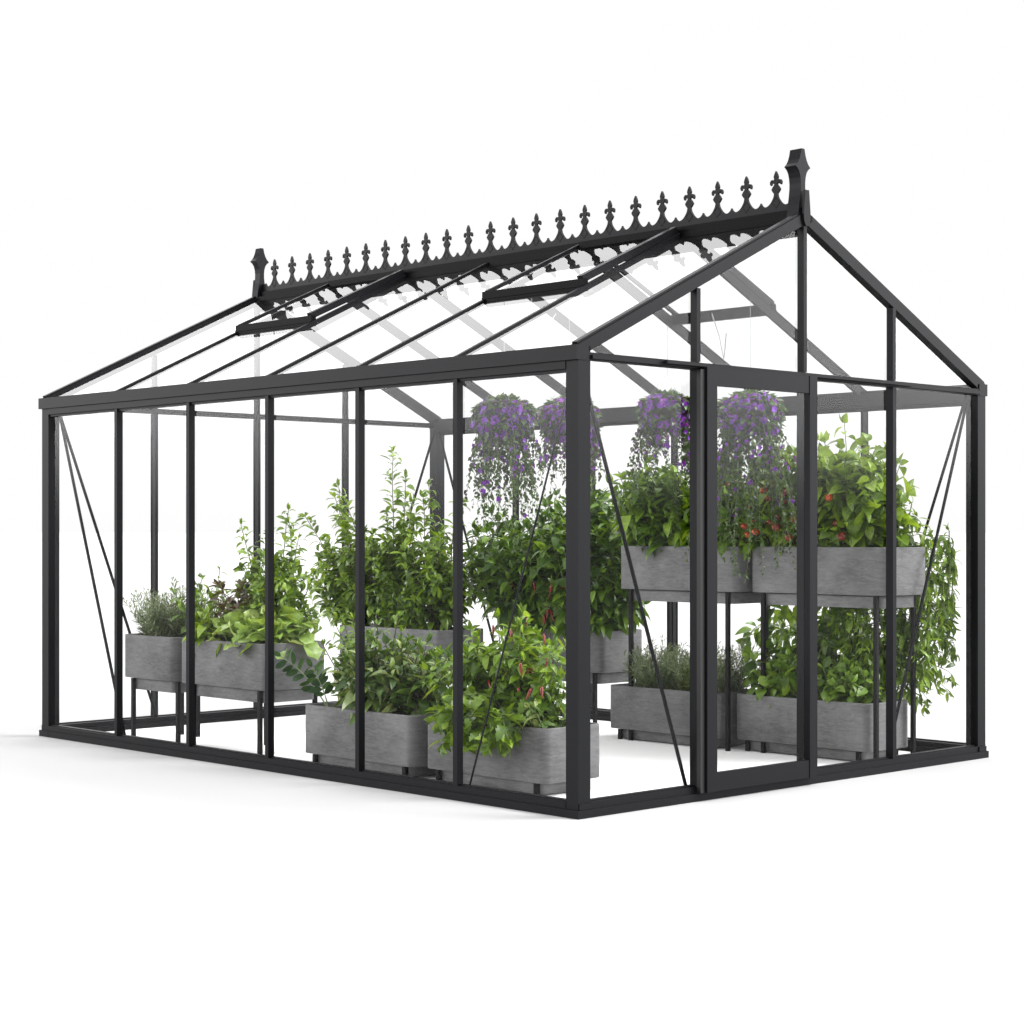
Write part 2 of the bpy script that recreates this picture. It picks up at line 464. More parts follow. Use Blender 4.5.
def planter(x, y, ly, z0, label, foot, lz, leg=.02, lx=.365, hgt=.238, group='grey concrete troughs in the greenhouse', legs=None):
    """trough with its bottom at z0; a smaller grey liner of height lz shows under it, legs stand on the ground"""
    ly += .028
    o = empty('planter', (x, y, 0), label, 'planter', group)
    def kid(name, bm, m, smooth=None):
        me_o = bm_obj(name, bm, m, None, smooth)
        me_o.parent = o
        return me_o
    kid('trough', trough_bm(lx, ly, z0, z0 + hgt), CONCRETE, 40)
    kid('liner', trough_bm(lx - .07, ly - .1, 0, lz, r=.03, depth=.01), CONCRETE, 40).location = (.035, .05, z0 - lz - .004)
    bm = B(); box(bm, .028, lx - .028, .03, ly - .03, z0 - .0035, z0 - .0005); kid('support_plate', bm, IRON)
    # soil, slightly heaped
    bm = B()
    nx, ny = 8, 16
    gv = [[bm.verts.new((.019 + (lx - .038) * i / nx, .019 + (ly - .038) * j / ny, z0 + hgt - .03 + RND.uniform(-.006, .012))) for j in range(ny + 1)] for i in range(nx + 1)]
    for i in range(nx):
        for j in range(ny): bm.faces.new((gv[i][j], gv[i+1][j], gv[i+1][j+1], gv[i][j+1]))
    kid('soil', bm, SOIL, 80)
    for px, py in legs or [(a, b) for a in (.024, lx - .024) for b in (.075, ly - .075)]:
        bm = B(); box(bm, px - leg / 2, px + leg / 2, py - leg / 2, py + leg / 2, 0, z0 - .004); kid('leg', bm, IRON)
    return o

LOW, MID, TOP = .064, .346, .838
planter(.25, 3.275, .48, MID, 'raised grey concrete trough on tall legs planted with grey rosemary, in the far left corner', 0, .062, legs=[(.024, .43), (.05, .03), (.341, .43), (.341, .27)])
planter(.25, 2.45, .745, MID, 'raised grey concrete trough on tall legs planted with pale green lettuce', 0, .062, lx=.40, legs=[(.024, .67), (.024, .075), (.376, .50), (.376, .075)])
planter(.25, 1.315, .80, LOW, 'low grey concrete trough by the long glass wall, left of the chilli trough', 0, .05)
planter(.29, .482, .764, LOW, 'low grey concrete trough beside the near corner post planted with red chillies', 0, .05)
planter(1.75, 2.81, .92, MID, 'raised grey trough mostly hidden under the tallest spiky shrubs', 0, .062)
planter(2.355, 2.105, .80, MID, 'raised grey trough under dense dark green bushes, right of the near corner post', 0, .062)
planter(2.2, 1.115, .77, LOW, 'low grey concrete trough of rosemary seen left of the door frame', 0, .05)
planter(2.27, .215, .825, LOW, 'low grey concrete trough of basil seen right of the door frame', 0, .05)
planter(2.195, .99, .81, TOP, 'upper tier grey trough on thin posts with broad dark green leaves', 0, .06)
planter(2.262, .105, .825, TOP, 'upper tier grey trough on thin posts with red cherry tomatoes', 0, .06)

# ---------------------------------------------------------------- plants
def blade(n, wfun, fold=.25, bend=.35, cols=1, ruffle=0., twist=0., seed=0):
    """leaf of unit length along +Y, normal +Z"""
    V, F = [], []
    rr = random.Random(seed)
    ph = rr.random() * 6
    nc = 2 * cols + 1
    for i in range(n + 1):
        t = i / n
        w = max(wfun(t), .004)
        a = bend * t
        yb = t if abs(bend) < 1e-4 else math.sin(a * 1.6) / (bend * 1.6)
        zb = 0 if abs(bend) < 1e-4 else -(1 - math.cos(a * 1.6)) / (bend * 1.6)
        for j in range(nc):
            u = (j - cols) / cols
            z = zb + fold * abs(u) * w + ruffle * abs(u) ** 2 * math.sin(t * 17 + ph + (3 if u > 0 else 0)) * (.3 + t)
            V.append((u * w, yb + ruffle * .4 * abs(u) * math.cos(t * 15 + ph), z + twist * u * w * t))
    for i in range(n):
        for j in range(nc - 1):
            a = i * nc + j
            F.append((a, a + 1, a + nc + 1, a + nc))
    return np.array(V, float), F

def ovate(w): return lambda t: w * (math.sin(PI * min(1, t ** .72)) ** .85) * (1 - .25 * t)
def elliptic(w): return lambda t: w * math.sin(PI * t) ** .75
def roundish(w): return lambda t: w * (max(0, 1 - (2 * t - 1) ** 2)) ** .5
def lobed(w):
    def f(t):
        k = t * 4.5
        return w * (math.sin(PI * min(1, t ** .8)) ** .7) * (.42 + .58 * abs(math.sin(PI * k)))
    return f
def spat(w): return lambda t: w * (t ** .9 * 1.05) * (max(0, 1 - t ** 7)) ** .5 + .03

def variants(n, wf, bends, folds, **kw):
    return [blade(n, wf, f, b, seed=i, **kw) for i, (b, f) in enumerate(zip(bends, folds))]

T = {
    'pepper': variants(5, ovate(.24), (.35, .6, .9, .15), (.3, .45, .2, .5)),
    'broad': variants(5, ovate(.34), (.3, .6, .95, .1), (.25, .4, .2, .5)),
    'small': variants(4, elliptic(.21), (.3, .6, .8, .1), (.35, .5, .2, .4)),
    'slim': variants(4, elliptic(.14), (.4, .8, 1.1, .2), (.3, .5, .3, .4)),
    'leaflet': variants(5, elliptic(.2), (.5, .9, 1.2, .3), (.35, .5, .25, .4)),
    'round': variants(5, roundish(.22), (.15, .35, .0), (.15, .3, .2)),
    'needle': variants(2, elliptic(.085), (.2, .4, -.1), (.2, .2, .2)),
    'lobed': variants(13, lobed(.30), (.4, .8, .15), (.2, .35, .3)),
    'lettuce': [blade(8, spat(.44), .25, b, cols=3, ruffle=.07, seed=s) for b, s in ((.5, 1), (1.0, 2), (.2, 3), (-.3, 4), (.8, 5), (1.3, 6))],
    'basil': variants(5, ovate(.32), (.5, .9, .2), (-.15, -.3, .2)),
}

class Foliage:
    def __init__(s): s.items = []
    def add(s, kind, pos, d, size, roll=0., up=(0, 0, 1)):
        d = Vector(d).normalized()
        if INSIDE:                                      # leaves that would poke through a pane turn back in
            q = Vector(pos) + d * size
            if not .05 < q.x < 2.93: d.x = -d.x
            if not .07 < q.y < 4.15: d.y = -d.y
        u = Vector(up)
        x = d.cross(u)
        if x.length < 1e-3: x = d.cross(Vector((1, 0, 0)))
        x.normalize(); z = x.cross(d)
        if roll:
            c, sn = math.cos(roll), math.sin(roll)
            x, z = x * c + z * sn, z * c - x * sn
        s.items.append((kind, RND.randrange(len(T[kind])), np.array([[x.x, d.x, z.x], [x.y, d.y, z.y], [x.z, d.z, z.z]]) * size, np.array(pos)))
    def build(s, name, m, parent, org):
        vs, fs, off = [], [], 0
        for kind, vi, M, p in s.items:
            V, F = T[kind][vi]
            vs.append(V @ M.T + p - org)
            fs.extend([tuple(i + off for i in f) for f in F]); off += len(V)
        me = bpy.data.meshes.new(name)
        me.from_pydata(np.concatenate(vs).tolist(), [], fs)
        me.polygons.foreach_set('use_smooth', [True] * len(me.polygons))
        me.materials.append(m)
        o = bpy.data.objects.new(name, me); link(o, parent)
        return o

INSIDE = True
def path(p, d, length, n, droop=0., wob=.12):
    p = Vector(p); d = Vector(d).normalized(); out = [p.copy()]
    for i in range(n):
        d = (d + Vector((RND.gauss(0, wob), RND.gauss(0, wob), RND.gauss(0, wob * .5) - droop))).normalized()
        p = p + d * (length / n)
        if INSIDE:
            p.x = min(max(p.x, .09), 2.88); p.y = min(max(p.y, .12), 4.1)
        out.append(p.copy())
    return out

def at(pts, t):
    k = t * (len(pts) - 1); i = min(int(k), len(pts) - 2)
    return pts[i].lerp(pts[i + 1], k - i), (pts[i + 1] - pts[i]).normalized()

def dress(F, pts, length, kind, size, step, start=.12, lift=.35, pair=False, topsize=.55, jit=.35, droop=0.):
    """leaves along one shoot; returns nothing"""
    n = max(3, int(length / step)); az = RND.random() * 6.28
    for i in range(n):
        t = start + (1 - start) * (i + .5) / n
        p, d = at(pts, t)
        az += 2.4 if not pair else PI / 2
        ref = Vector((0, 0, 1)) if abs(d.z) < .95 else Vector((1, 0, 0))
        s = d.cross(ref).normalized(); u = s.cross(d)
        sz = size * (1 - (1 - topsize) * t ** 2) * RND.uniform(.7, 1.2)
        for q in ((0, PI) if pair else (0,)):
            o = s * math.cos(az + q) + u * math.sin(az + q)
            l = lift + RND.gauss(0, .25)
            dd = (o + d * l + Vector((RND.gauss(0, jit), RND.gauss(0, jit), RND.gauss(0, jit) - droop))).normalized()
            F.add(kind, p + dd * sz * .12, dd, sz, RND.gauss(0, .4))
    p, d = pts[-1], (pts[-1] - pts[-2]).normalized()
    for k in range(3):
        dd = (d + Vector((RND.gauss(0, .5), RND.gauss(0, .5), RND.gauss(0, .3)))).normalized()
        F.add(kind, p, dd, size * topsize * .8, RND.random() * 6)

def bush(name, label, cat, base, spread, stems, hr, kind, size, step, m, stem_m, lean=.35, branch=.5, blen=.35, pair=False, lift=.35, droop=0., bdroop=.0,
         group=None, sr=.0045, start=.12, topsize=.55, heights=None, wob=.08, lean_dir=(0, 0), btop=.85):
    """several leafy shoots from one rootstock: branches + foliage"""
    o = empty(name, base, label, cat, group)
    F = Foliage(); bm = B(); org = np.array(base)
    base = Vector(base)
    tips = []
    specs = heights or [None] * stems
    for sp in specs:
        if sp is None:
            a = RND.random() * 6.28; r = math.sqrt(RND.random())
            dx, dy = math.cos(a) * r * spread[0], math.sin(a) * r * spread[1]
            hh = RND.uniform(*hr) * (1 - .25 * r)
            ln = (lean * dx / max(spread[0], .01) + lean_dir[0] + RND.gauss(0, .06), lean * dy / max(spread[1], .01) + lean_dir[1] + RND.gauss(0, .06))
        else:
            dx, dy, hh, lnx, lny = sp; ln = (lnx, lny)
        p0 = base + Vector((dx * .6, dy * .6, -.012))
        pts = path(p0, (ln[0], ln[1], 1), hh, 9, droop, wob)
        tube(bm, [q - base for q in pts], sr, sr * .45, 5)
        dress(F, pts, hh, kind, size, step, start, lift, pair, topsize, droop=bdroop)
        nb = int(hh / .07 * branch)
        for b in range(nb):
            t = RND.uniform(.1, btop)
            p, d = at(pts, t)
            a = RND.random() * 6.28
            bl = blen * hh * (1 - .6 * t) * RND.uniform(.6, 1.2)
            bp = path(p, (math.cos(a), math.sin(a), RND.uniform(.2, .9)), bl, 5, droop * 1.3, .1)
            tube(bm, [q - base for q in bp], sr * .6, sr * .3, 4)
            dress(F, bp, bl, kind, size * .9, step * .85, .15, lift, pair, topsize, droop=bdroop)
            tips.append(bp[-1])
        tips.append(pts[-1])
    ob = bm_obj('branches', bm, stem_m, None); ob.parent = o
    F.build('foliage', m, o, org)
    return o, tips

STEM_G = simple('green_stem', (.09, .14, .03), rough=.5, noise=.3)
STEM_B = simple('woody_stem', (.06, .042, .025), rough=.7, noise=.3)
M_MID = leaf_mat('mid_green_leaf', [(.038, .09, .005), (.075, .16, .007), (.13, .24, .011), (.24, .39, .03)])
M_DARK = leaf_mat('dark_green_leaf', [(.024, .066, .004), (.05, .12, .006), (.09, .19, .01), (.19, .33, .025)])
M_SHRUB = leaf_mat('fresh_green_leaf', [(.055, .115, .006), (.10, .19, .009), (.16, .28, .014), (.27, .42, .04)])
M_LIGHT = leaf_mat('yellow_green_leaf', [(.065, .13, .006), (.12, .22, .008), (.19, .32, .012), (.28, .43, .035)], trans=.35)
M_CHILI = leaf_mat('chilli_leaf', [(.055, .12, .006), (.10, .20, .008), (.17, .30, .012), (.27, .41, .035)], trans=.35)
M_BASIL = leaf_mat('soft_green_leaf', [(.075, .15, .015), (.12, .22, .02), (.17, .30, .035), (.26, .40, .07)], trans=.3)
M_LETT = leaf_mat('pale_lettuce_leaf', [(.20, .33, .05), (.26, .41, .07), (.33, .48, .12), (.44, .57, .24)], trans=.3)
M_ROSE = leaf_mat('grey_green_needle', [(.085, .125, .05), (.13, .18, .08), (.19, .24, .12), (.28, .33, .2)], trans=.15, rough=.6)
M_RED = leaf_mat('bronze_leaf', [(.05, .022, .015), (.095, .05, .022), (.055, .075, .012), (.13, .105, .03)])
M_SAGE = leaf_mat('variegated_leaf', [(.035, .085, .01), (.065, .14, .016), (.11, .2, .025), (.38, .46, .2)], trans=.25)
M_RLEAF = leaf_mat('dark_round_leaf', [(.012, .045, .008), (.025, .07, .010), (.045, .11, .014)], trans=.2, rough=.5, spec=.15)

def rosemary(label, base, spread, n, hr, group='rosemary bushes'):
    o = empty('rosemary_bush', base, label, 'rosemary', group)
    F = Foliage(); bm = B(); org = np.array(base); base = Vector(base)
    for i in range(n):
        a = RND.random() * 6.28; r = math.sqrt(RND.random())
        dx, dy = math.cos(a) * r * spread[0], math.sin(a) * r * spread[1]
        hh = RND.uniform(*hr) * (1 - .3 * r * r)
        pts = path(base + Vector((dx * .75, dy * .75, -.01)), (.55 * dx / spread[0] + RND.gauss(0, .15), .55 * dy / spread[1] + RND.gauss(0, .15), 1), hh, 6, 0, .10)
        tube(bm, [q - base for q in pts], .0018, .001, 4)
        dress(F, pts, hh, 'needle', .054, .0048, .06, .9, False, .6, .2)
    ob = bm_obj('branches', bm, STEM_G, None); ob.parent = o
    F.build('foliage', M_ROSE, o, org)
    return o

def lettuce(label, base, heads, size, m=M_LETT, name='lettuce', group=None):
    o = empty(name, base, label, 'lettuce', group)
    F = Foliage(); org = np.array(base); base = Vector(base)
    for (dx, dy, s) in heads:
        for i in range(20):
            a = i * 2.4 + RND.gauss(0, .2); t = i / 20; el = .15 + 1.2 * t + RND.gauss(0, .15)
            d = Vector((math.cos(a) * math.cos(el), math.sin(a) * math.cos(el), math.sin(el)))
            F.add('lettuce', base + Vector((dx, dy, .01 + .075 * t * s)) + d * .012, d, size * s * (1.05 - .3 * t) * RND.uniform(.8, 1.15), RND.gauss(0, .35))
    F.build('foliage', m, o, org)
    bm = B()
    for (dx, dy, s) in heads: tube(bm, [(dx, dy, -.02), (dx, dy, .03)], .014, .01, 6)
    ob = bm_obj('heart', bm, STEM_G, None); ob.parent = o
    return o

RED = simple('ripe_red_skin', (.17, .009, .004), rough=.22, noise=.15, nscale=12)
ORANGE = simple('orange_red_skin', (.40, .05, .006), rough=.22, noise=.15, nscale=12)
def chili_mesh(seed):
    r = random.Random(seed)
    bm = B(); Ln = r.uniform(.07, .1); k = r.uniform(-.02, .02)
    pts = [Vector((k * (i / 7) ** 2 * 1.5, 0, -Ln * i / 7)) for i in range(8)]
    rad = [.006, .011, .0115, .0105, .009, .007, .0045, .001]
    rings = []
    for p, q in zip(pts, rad): rings.append([bm.verts.new(p + Vector((math.cos(2*PI*j/8) * q, math.sin(2*PI*j/8) * q, 0))) for j in range(8)])
    for a, b in zip(rings, rings[1:]):
        for j in range(8): bm.faces.new((a[j], a[(j+1) % 8], b[(j+1) % 8], b[j]))
    bm.faces.new(rings[0]); bm.faces.new(rings[-1][::-1])
    bmesh.ops.recalc_face_normals(bm, faces=bm.faces)
    me = bpy.data.meshes.new('chili'); bm.to_mesh(me); bm.free()
    me.polygons.foreach_set('use_smooth', [True] * len(me.polygons))
    return me
def tomato_mesh():
    bm = B(); bmesh.ops.create_uvsphere(bm, u_segments=14, v_segments=9, radius=.021)
    for v in bm.verts:
        v.co.z *= .88; v.co.z -= .004 * math.exp(-(v.co.x ** 2 + v.co.y ** 2) / .00004) * (1 if v.co.z > 0 else 0)
    me = bpy.data.meshes.new('tomato'); bm.to_mesh(me); bm.free()
    me.polygons.foreach_set('use_smooth', [True] * len(me.polygons))
    return me
def calyx_mesh():
    bm = B()
    for k in range(5):
        a = 2 * PI * k / 5; c, s = math.cos(a), math.sin(a)
        bm.faces.new([bm.verts.new(p) for p in ((0, 0, .019), (c * .008 - s * .003, s * .008 + c * .003, .021), (c * .018, s * .018, .018), (c * .008 + s * .003, s * .008 - c * .003, .021))])
    tube(bm, [(0, 0, .018), (.003, 0, .04)], .0016, .0012, 5)
    me = bpy.data.meshes.new('calyx'); bm.to_mesh(me); bm.free(); me.materials.append(STEM_G)
    return me
CH = [chili_mesh(i) for i in range(3)]
for i, m_ in enumerate(CH): m_.materials.append(RED)
TOM = tomato_mesh(); TOM.materials.append(RED)
TOM2 = TOM.copy(); TOM2.materials.clear(); TOM2.materials.append(ORANGE)
CAL = calyx_mesh()
def fruit(name, me, plant, p, rz=0., tilt=0., s=1., calyx=False):
    o = bpy.data.objects.new(name, me); link(o, plant)
    o.location = Vector(p) - Vector(plant.location); o.rotation_euler = (tilt, tilt * .6, rz); o.scale = (s, s, s)
    if calyx:
        c = bpy.data.objects.new('calyx', CAL); link(c, o)
    return o

ZL, ZM, ZT = LOW + .21, MID + .21, TOP + .21
GT = 'bushy plants growing in the troughs'
# far left trough
rosemary('grey green rosemary bush in the far left raised trough', (.42, 3.56, ZM), (.16, .19), 95, (.18, .36))
bush('leafy_shrub', 'green shrub rising behind the rosemary of the far left trough', 'shrub', (.50, 3.36, ZM), (.10, .09), 10, (.34, .48), 'small', .085, .028, M_SHRUB, STEM_G, lean=.45, group=GT)
# lettuce trough
bush('bronze_herb', 'brownish leafy herb at the left end of the lettuce trough', 'herb', (.44, 2.98, ZM), (.13, .17), 17, (.24, .42), 'small', .11, .032, M_RED, STEM_B, lean=.5, group=GT)
bush('leafy_herb', 'low mid green herb between the brownish herb and the lettuce', 'herb', (.36, 3.02, ZM), (.10, .12), 20, (.12, .27), 'pepper', .125, .03, M_LIGHT, STEM_G, lean=.6, bdroop=.2, group=GT)
lettuce('row of pale yellow green lettuces spilling over the front of the raised trough', (.41, 2.68, ZM), [(-.08, -.15, 1.), (-.09, -.03, .95), (-.08, .1, 1.), (-.07, .22, .9), (.02, -.09, 1.25), (.03, .05, 1.2), (.02, .18, 1.), (.1, -.16, 1.1), (.1, -.02, 1.3), (.1, .13, 1.2)], .14)
bush('leafy_shrub', 'tall loose shrub behind the lettuces with upright shoots', 'shrub', (.53, 2.76, ZM), (.08, .20), 0, (.5, .7), 'leaflet', .095, .027, M_SHRUB, STEM_G, branch=.9, blen=.40, lift=.65, pair=True, wob=.05, btop=.6,
     heights=[(.02, .24, .60, .05, .12), (.0, .14, .66, .0, .05), (.02, .04, .74, .08, -.05), (.03, -.08, .66, .1, -.1), (.0, -.16, .58, .05, -.16), (.02, .05, .45, .2, .0), (-.02, -.05, .4, -.1, -.1), (.05, .3, .5, .1, .1), (.05, -.2, .45, .1, -.2)], group=GT)
# low trough by the long wall
bush('variegated_sage', 'bushy plant with green and cream leaves filling the low trough by the long wall', 'shrub', (.43, 1.64, ZL), (.14, .36), 60, (.22, .44), 'pepper', .135, .03, M_SAGE, STEM_B, lean=.5, branch=.5, group=GT)
bush('twiggy_herb', 'thin twiggy herb standing in the low trough before the tall shrubs', 'herb', (.47, 1.80, ZL), (.1, .24), 26, (.34, .58), 'small', .085, .03, M_MID, STEM_B, lean=.3, branch=.7, group=GT)
def branch_plant():
    base = (.33, 2.03, ZL)
    o = empty('foliage_plant', base, 'arching branch with dark round leaves leaning left out of the low trough', 'plant')
    F = Foliage(); bm = B(); b = Vector(base)
    for d, ln in (((-.12, .7, .95), .40), ((.02, .4, 1.), .24)):
        pts = path(b, d, ln, 8, .07, .03)
        tube(bm, [q - b for q in pts], .004, .002, 5)
        for i in range(6):
            p, dd = at(pts, .35 + .65 * i / 6)
            s = Vector((-.75, -.6, .3)).cross(dd).normalized()
            for sg in (-1, 1):
                F.add('round', p, (s * sg + dd * .55 + Vector((RND.gauss(0, .15), 0, RND.gauss(0, .1)))).normalized(), .07 * RND.uniform(.8, 1.15), RND.gauss(0, .5), up=(-.75, -.6, .35))
        F.add('round', pts[-1], dd, .055, 0, up=(-.75, -.6, .35))
    ob = bm_obj('branches', bm, STEM_G, None); ob.parent = o
    F.build('foliage', M_RLEAF, o, np.array(base))
branch_plant()
# near corner trough
o, tips = bush('chili_plant', 'bright green chilli plant with hanging red pods beside the near corner post', 'chilli plant', (.48, .90, ZL), (.12, .36), 48, (.34, .60), 'pepper', .115, .028, M_CHILI, STEM_G, lean=.42, branch=.6, bdroop=.3, group=GT)
for i in range(13):
    p = Vector((RND.uniform(.31, .46), RND.uniform(.54, .98), RND.uniform(.46, .74)))
    fruit('chili_pepper', CH[i % 3], o, p, RND.random() * 6, RND.gauss(0, .35), RND.uniform(.5, .75))
bush('leafy_herb', 'lobed leafy herb trailing over the front of the low corner trough', 'herb', (.33, .84, ZL), (.04, .28), 40, (.18, .34), 'lobed', .125, .034, M_SHRUB, STEM_G, lean=.3, droop=.26, bdroop=.3, branch=.15, group=GT, lean_dir=(-.42, 0))
bush('leafy_herb', 'pale lobed herb close behind the near corner post', 'herb', (.42, .60, ZL), (.12, .08), 14, (.12, .24), 'lobed', .085, .033, M_SAGE, STEM_G, lean=.5, droop=.06, bdroop=.1, branch=.2, group=GT)
# back trough of tall shrubs
GS = 'tall upright shrubs at the back'
SH = dict(kind='leaflet', size=.10, step=.028, m=M_SHRUB, stem_m=STEM_B, pair=True, lift=.65, branch=.7, blen=.34, group=GS, topsize=.7, wob=.04, btop=.55)
def spires(label, base, hs): bush('upright_shrub', label, 'shrub', base, (.1, .1), 0, (0, 0), heights=hs, **SH)
spires('tallest spire shaped shrub reaching highest of the back row', (1.92, 3.42, ZM), [(0, .03, 1.10, .0, .06), (.03, -.02, .94, .02, -.02), (-.04, .08, .86, -.05, .16), (.02, -.08, .8, .0, -.12), (-.03, 0, .7, -.1, .02), (.0, .12, .62, -.1, .2), (0, -.1, .6, .1, -.15), (.05, 0, .5, .2, .1), (-.05, -.08, .5, -.2, -.1)])
spires('upright shrub left of the tallest spire with two pointed shoots', (1.86, 3.58, ZM), [(0, .08, .96, -.02, .40), (.02, .06, .86, .05, .30), (0, .05, .82, -.06, .52), (0, .0, .74, -.1, .12), (-.05, .1, .72, -.05, .55), (.05, .1, .60, .0, .6), (0, .02, .5, .1, .35), (0, .1, .5, -.2, .6), (-.05, .1, .4, -.2, .9), (0, .1, .48, -.25, 1.1), (-.05, .12, .42, -.35, 1.4), (0, .12, .36, -.2, 1.6)])
spires('slender shrub right of the tallest spire, half behind a glazing bar', (1.94, 3.04, ZM), [(0, -.02, .90, .05, -.02), (0, .08, .82, .0, .1), (.02, -.05, .8, .05, -.12), (.04, -.08, .64, .1, -.16), (-.05, 0, .55, -.15, -.1), (.04, .05, .5, .2, 0), (0, -.1, .5, 0, -.3)])
bush('leafy_shrub', 'dense green undershrub hiding the front of the back trough', 'shrub', (1.93, 3.24, ZM), (.15, .42), 34, (.22, .42), 'leaflet', .10, .028, M_MID, STEM_G, lean=.5, branch=.5, group=GT)
# dark bushes behind the corner post
GD = 'dense dark bushes in the raised trough behind the corner post'
o, tips = bush('pepper_bush', 'dense dark green bush with a few red pods, left of the corner post', 'shrub', (2.48, 2.66, ZM), (.16, .34), 66, (.50, .92), 'pepper', .14, .03, M_DARK, STEM_G, lean=.55, branch=.6, bdroop=.15, group=GD, lean_dir=(-.06, .24))
for i in range(14):
    p = Vector((2.30 + RND.uniform(-.12, .0), RND.uniform(2.2, 2.75), RND.uniform(.66, .92)))
    fruit('chili_pepper', CH[i % 3], o, p, RND.random() * 6, RND.gauss(0, .35), RND.uniform(.8, 1.))
bush('pepper_bush', 'dense dark green bush with glossy leaves, right of the corner post', 'shrub', (2.48, 2.30, ZM), (.15, .28), 66, (.60, 1.02), 'pepper', .15, .03, M_DARK, STEM_G, lean=.42, branch=.6, bdroop=.15, group=GD)
# two-tier rack: upper
bush('broadleaf_bush', 'dark broad leaved bush in the upper trough left of the door frame', 'shrub', (2.36, 1.58, ZT), (.16, .36), 62, (.34, .60), 'pepper', .15, .03, M_MID, STEM_G, lean=.45, branch=.5, bdroop=.2, group='bushes in the upper troughs')
bush('broadleaf_bush', 'green leafy bush in the upper trough seen through the door glass', 'shrub', (2.38, 1.16, ZT), (.15, .42), 66, (.34, .58), 'pepper', .14, .03, M_MID, STEM_G, lean=.45, branch=.5, bdroop=.2, group='bushes in the upper troughs')
o, tips = bush('tomato_plant', 'tomato plant with light green leaves and red fruit, right of the door', 'tomato plant', (2.46, .55, ZT), (.16, .56), 92, (.34, .70), 'broad', .138, .033, M_LIGHT, STEM_G, lean=.35, branch=.5, bdroop=.35, group='bushes in the upper troughs')
for i in range(34):
    p = Vector((RND.uniform(2.19, 2.31), RND.uniform(.36, 1.1), RND.uniform(1.12, 1.40)))
    fruit('tomato', TOM if i % 3 else TOM2, o, p, RND.random() * 6, RND.gauss(0, .3), RND.uniform(.9, 1.25), True)
# lower tier
rosemary('grey green rosemary bush at the left end of the low trough by the door frame', (2.38, 1.66, ZL), (.16, .22), 90, (.18, .32))
rosemary('grey green rosemary bush seen through the left edge of the door glass', (2.38, 1.28, ZL), (.16, .18), 80, (.20, .34))
bush('basil_plant', 'taller basil plant at the left end of the low trough seen through the door', 'basil', (2.42, .84, ZL), (.14, .18), 30, (.20, .42), 'basil', .12, .033, M_MID, STEM_G, lean=.5, bdroop=.3, group='basil plants under the tomatoes')
bush('basil_plant', 'low pale green basil filling the right end of the trough under the tomatoes', 'basil', (2.45, .47, ZL), (.15, .26), 48, (.12, .26), 'basil', .11, .03, M_BASIL, STEM_G, lean=.55, bdroop=.15, group='basil plants under the tomatoes')
# climbers behind the rack, rooted on the floor against the far wall
def climber(label, base, stems, m, size, group, kind='pepper'):
    o = empty('climbing_plant', base, label, 'climber', group)
    F = Foliage(); bm = B(); b = Vector(base)
    for (dx, dy, hh, lx, ly, dr) in stems:
        pts = path(b + Vector((dx, dy, -.01)), (lx, ly, 1), hh, 12, dr, .07)
        tube(bm, [q - b for q in pts], .006, .003, 5)
        dress(F, pts, hh, kind, size, .04, .3, .2, False, .7, droop=.35)
        for k in range(int(hh * 26)):
            p, d = at(pts, RND.uniform(.32, .98)); a = RND.random() * 6.28
            bl = RND.uniform(.12, .24)
            bp = path(p, (math.cos(a) * .6 , math.sin(a), .35), bl, 6, .22, .08)
            tube(bm, [q - b for q in bp], .0025, .0012, 4)
            dress(F, bp, bl, kind, size * .9, .024, .15, .3, False, .7, droop=.45)
    ob = bm_obj('branches', bm, STEM_G, None); ob.parent = o
    F.build('foliage', m, o, np.array(base))
GC = 'climbing plants behind the two tier rack'
for label, base, stems, m, size in (
    ('climbing plant with drooping slender leaves hanging past the right end of the upper trough', (2.76, .62, .0),
     [(0, 0, 1.50, .0, -.24, 0), (0, .04, 1.42, .0, -.30, 0), (.02, -.03, 1.3, .02, -.34, 0), (0, .03, 1.25, -.02, -.2, 0), (.02, 0, 1.4, .0, -.28, 0), (-.02, -.06, 1.2, -.03, -.38, 0), (.0, -.1, 1.15, .02, -.36, 0), (.03, -.12, 1.05, .02, -.42, 0), (.03, -.1, .95, .02, -.36, 0)], M_SHRUB, .095),
    ('climbing plant with broad leaves seen between the two tiers of troughs', (2.80, .82, .0),
     [(0, 0, .9, .0, .08, 0), (0, .05, .84, -.03, .22, 0), (0, -.05, .8, -.05, -.15, 0), (0, .08, .8, .0, .45, 0), (0, 0, .75, -.1, 0, 0)], M_MID, .13)):
    climber(label, base, stems, m, size, GC, 'slim' if size < .1 else 'pepper')

# -------------------------------------------------------- hanging baskets
INSIDE = False
PURPLE = []
for i, c in enumerate(((.19, .018, .44), (.30, .045, .56), (.12, .010, .33))):
    PURPLE.append(leaf_mat('purple_petal_%s' % 'abc'[i], [c, tuple(min(1, v * 1.25) for v in c)], trans=.3, rough=.5))
def blossom_mesh(m, seed):
    r = random.Random(seed); bm = B()
    c = bm.verts.new((0, 0, 0)); ring1, ring2 = [], []
    n = 15
    for k in range(n):
        a = 2 * PI * k / n
        rr = 1 + .16 * math.cos(5 * a)
        ring1.append(bm.verts.new((math.cos(a) * .35, math.sin(a) * .35, .28)))
        ring2.append(bm.verts.new((math.cos(a) * rr, math.sin(a) * rr, .42 + r.uniform(-.1, .1))))
    for k in range(n):
        j = (k + 1) % n
        bm.faces.new((c, ring1[k], ring1[j])); bm.faces.new((ring1[k], ring2[k], ring2[j], ring1[j]))
    me = bpy.data.meshes.new('blossom'); bm.to_mesh(me); bm.free(); me.materials.append(m)
    me.polygons.foreach_set('use_smooth', [True] * len(me.polygons))
    return me
BL = [blossom_mesh(m, i) for i, m in enumerate(PURPLE)]
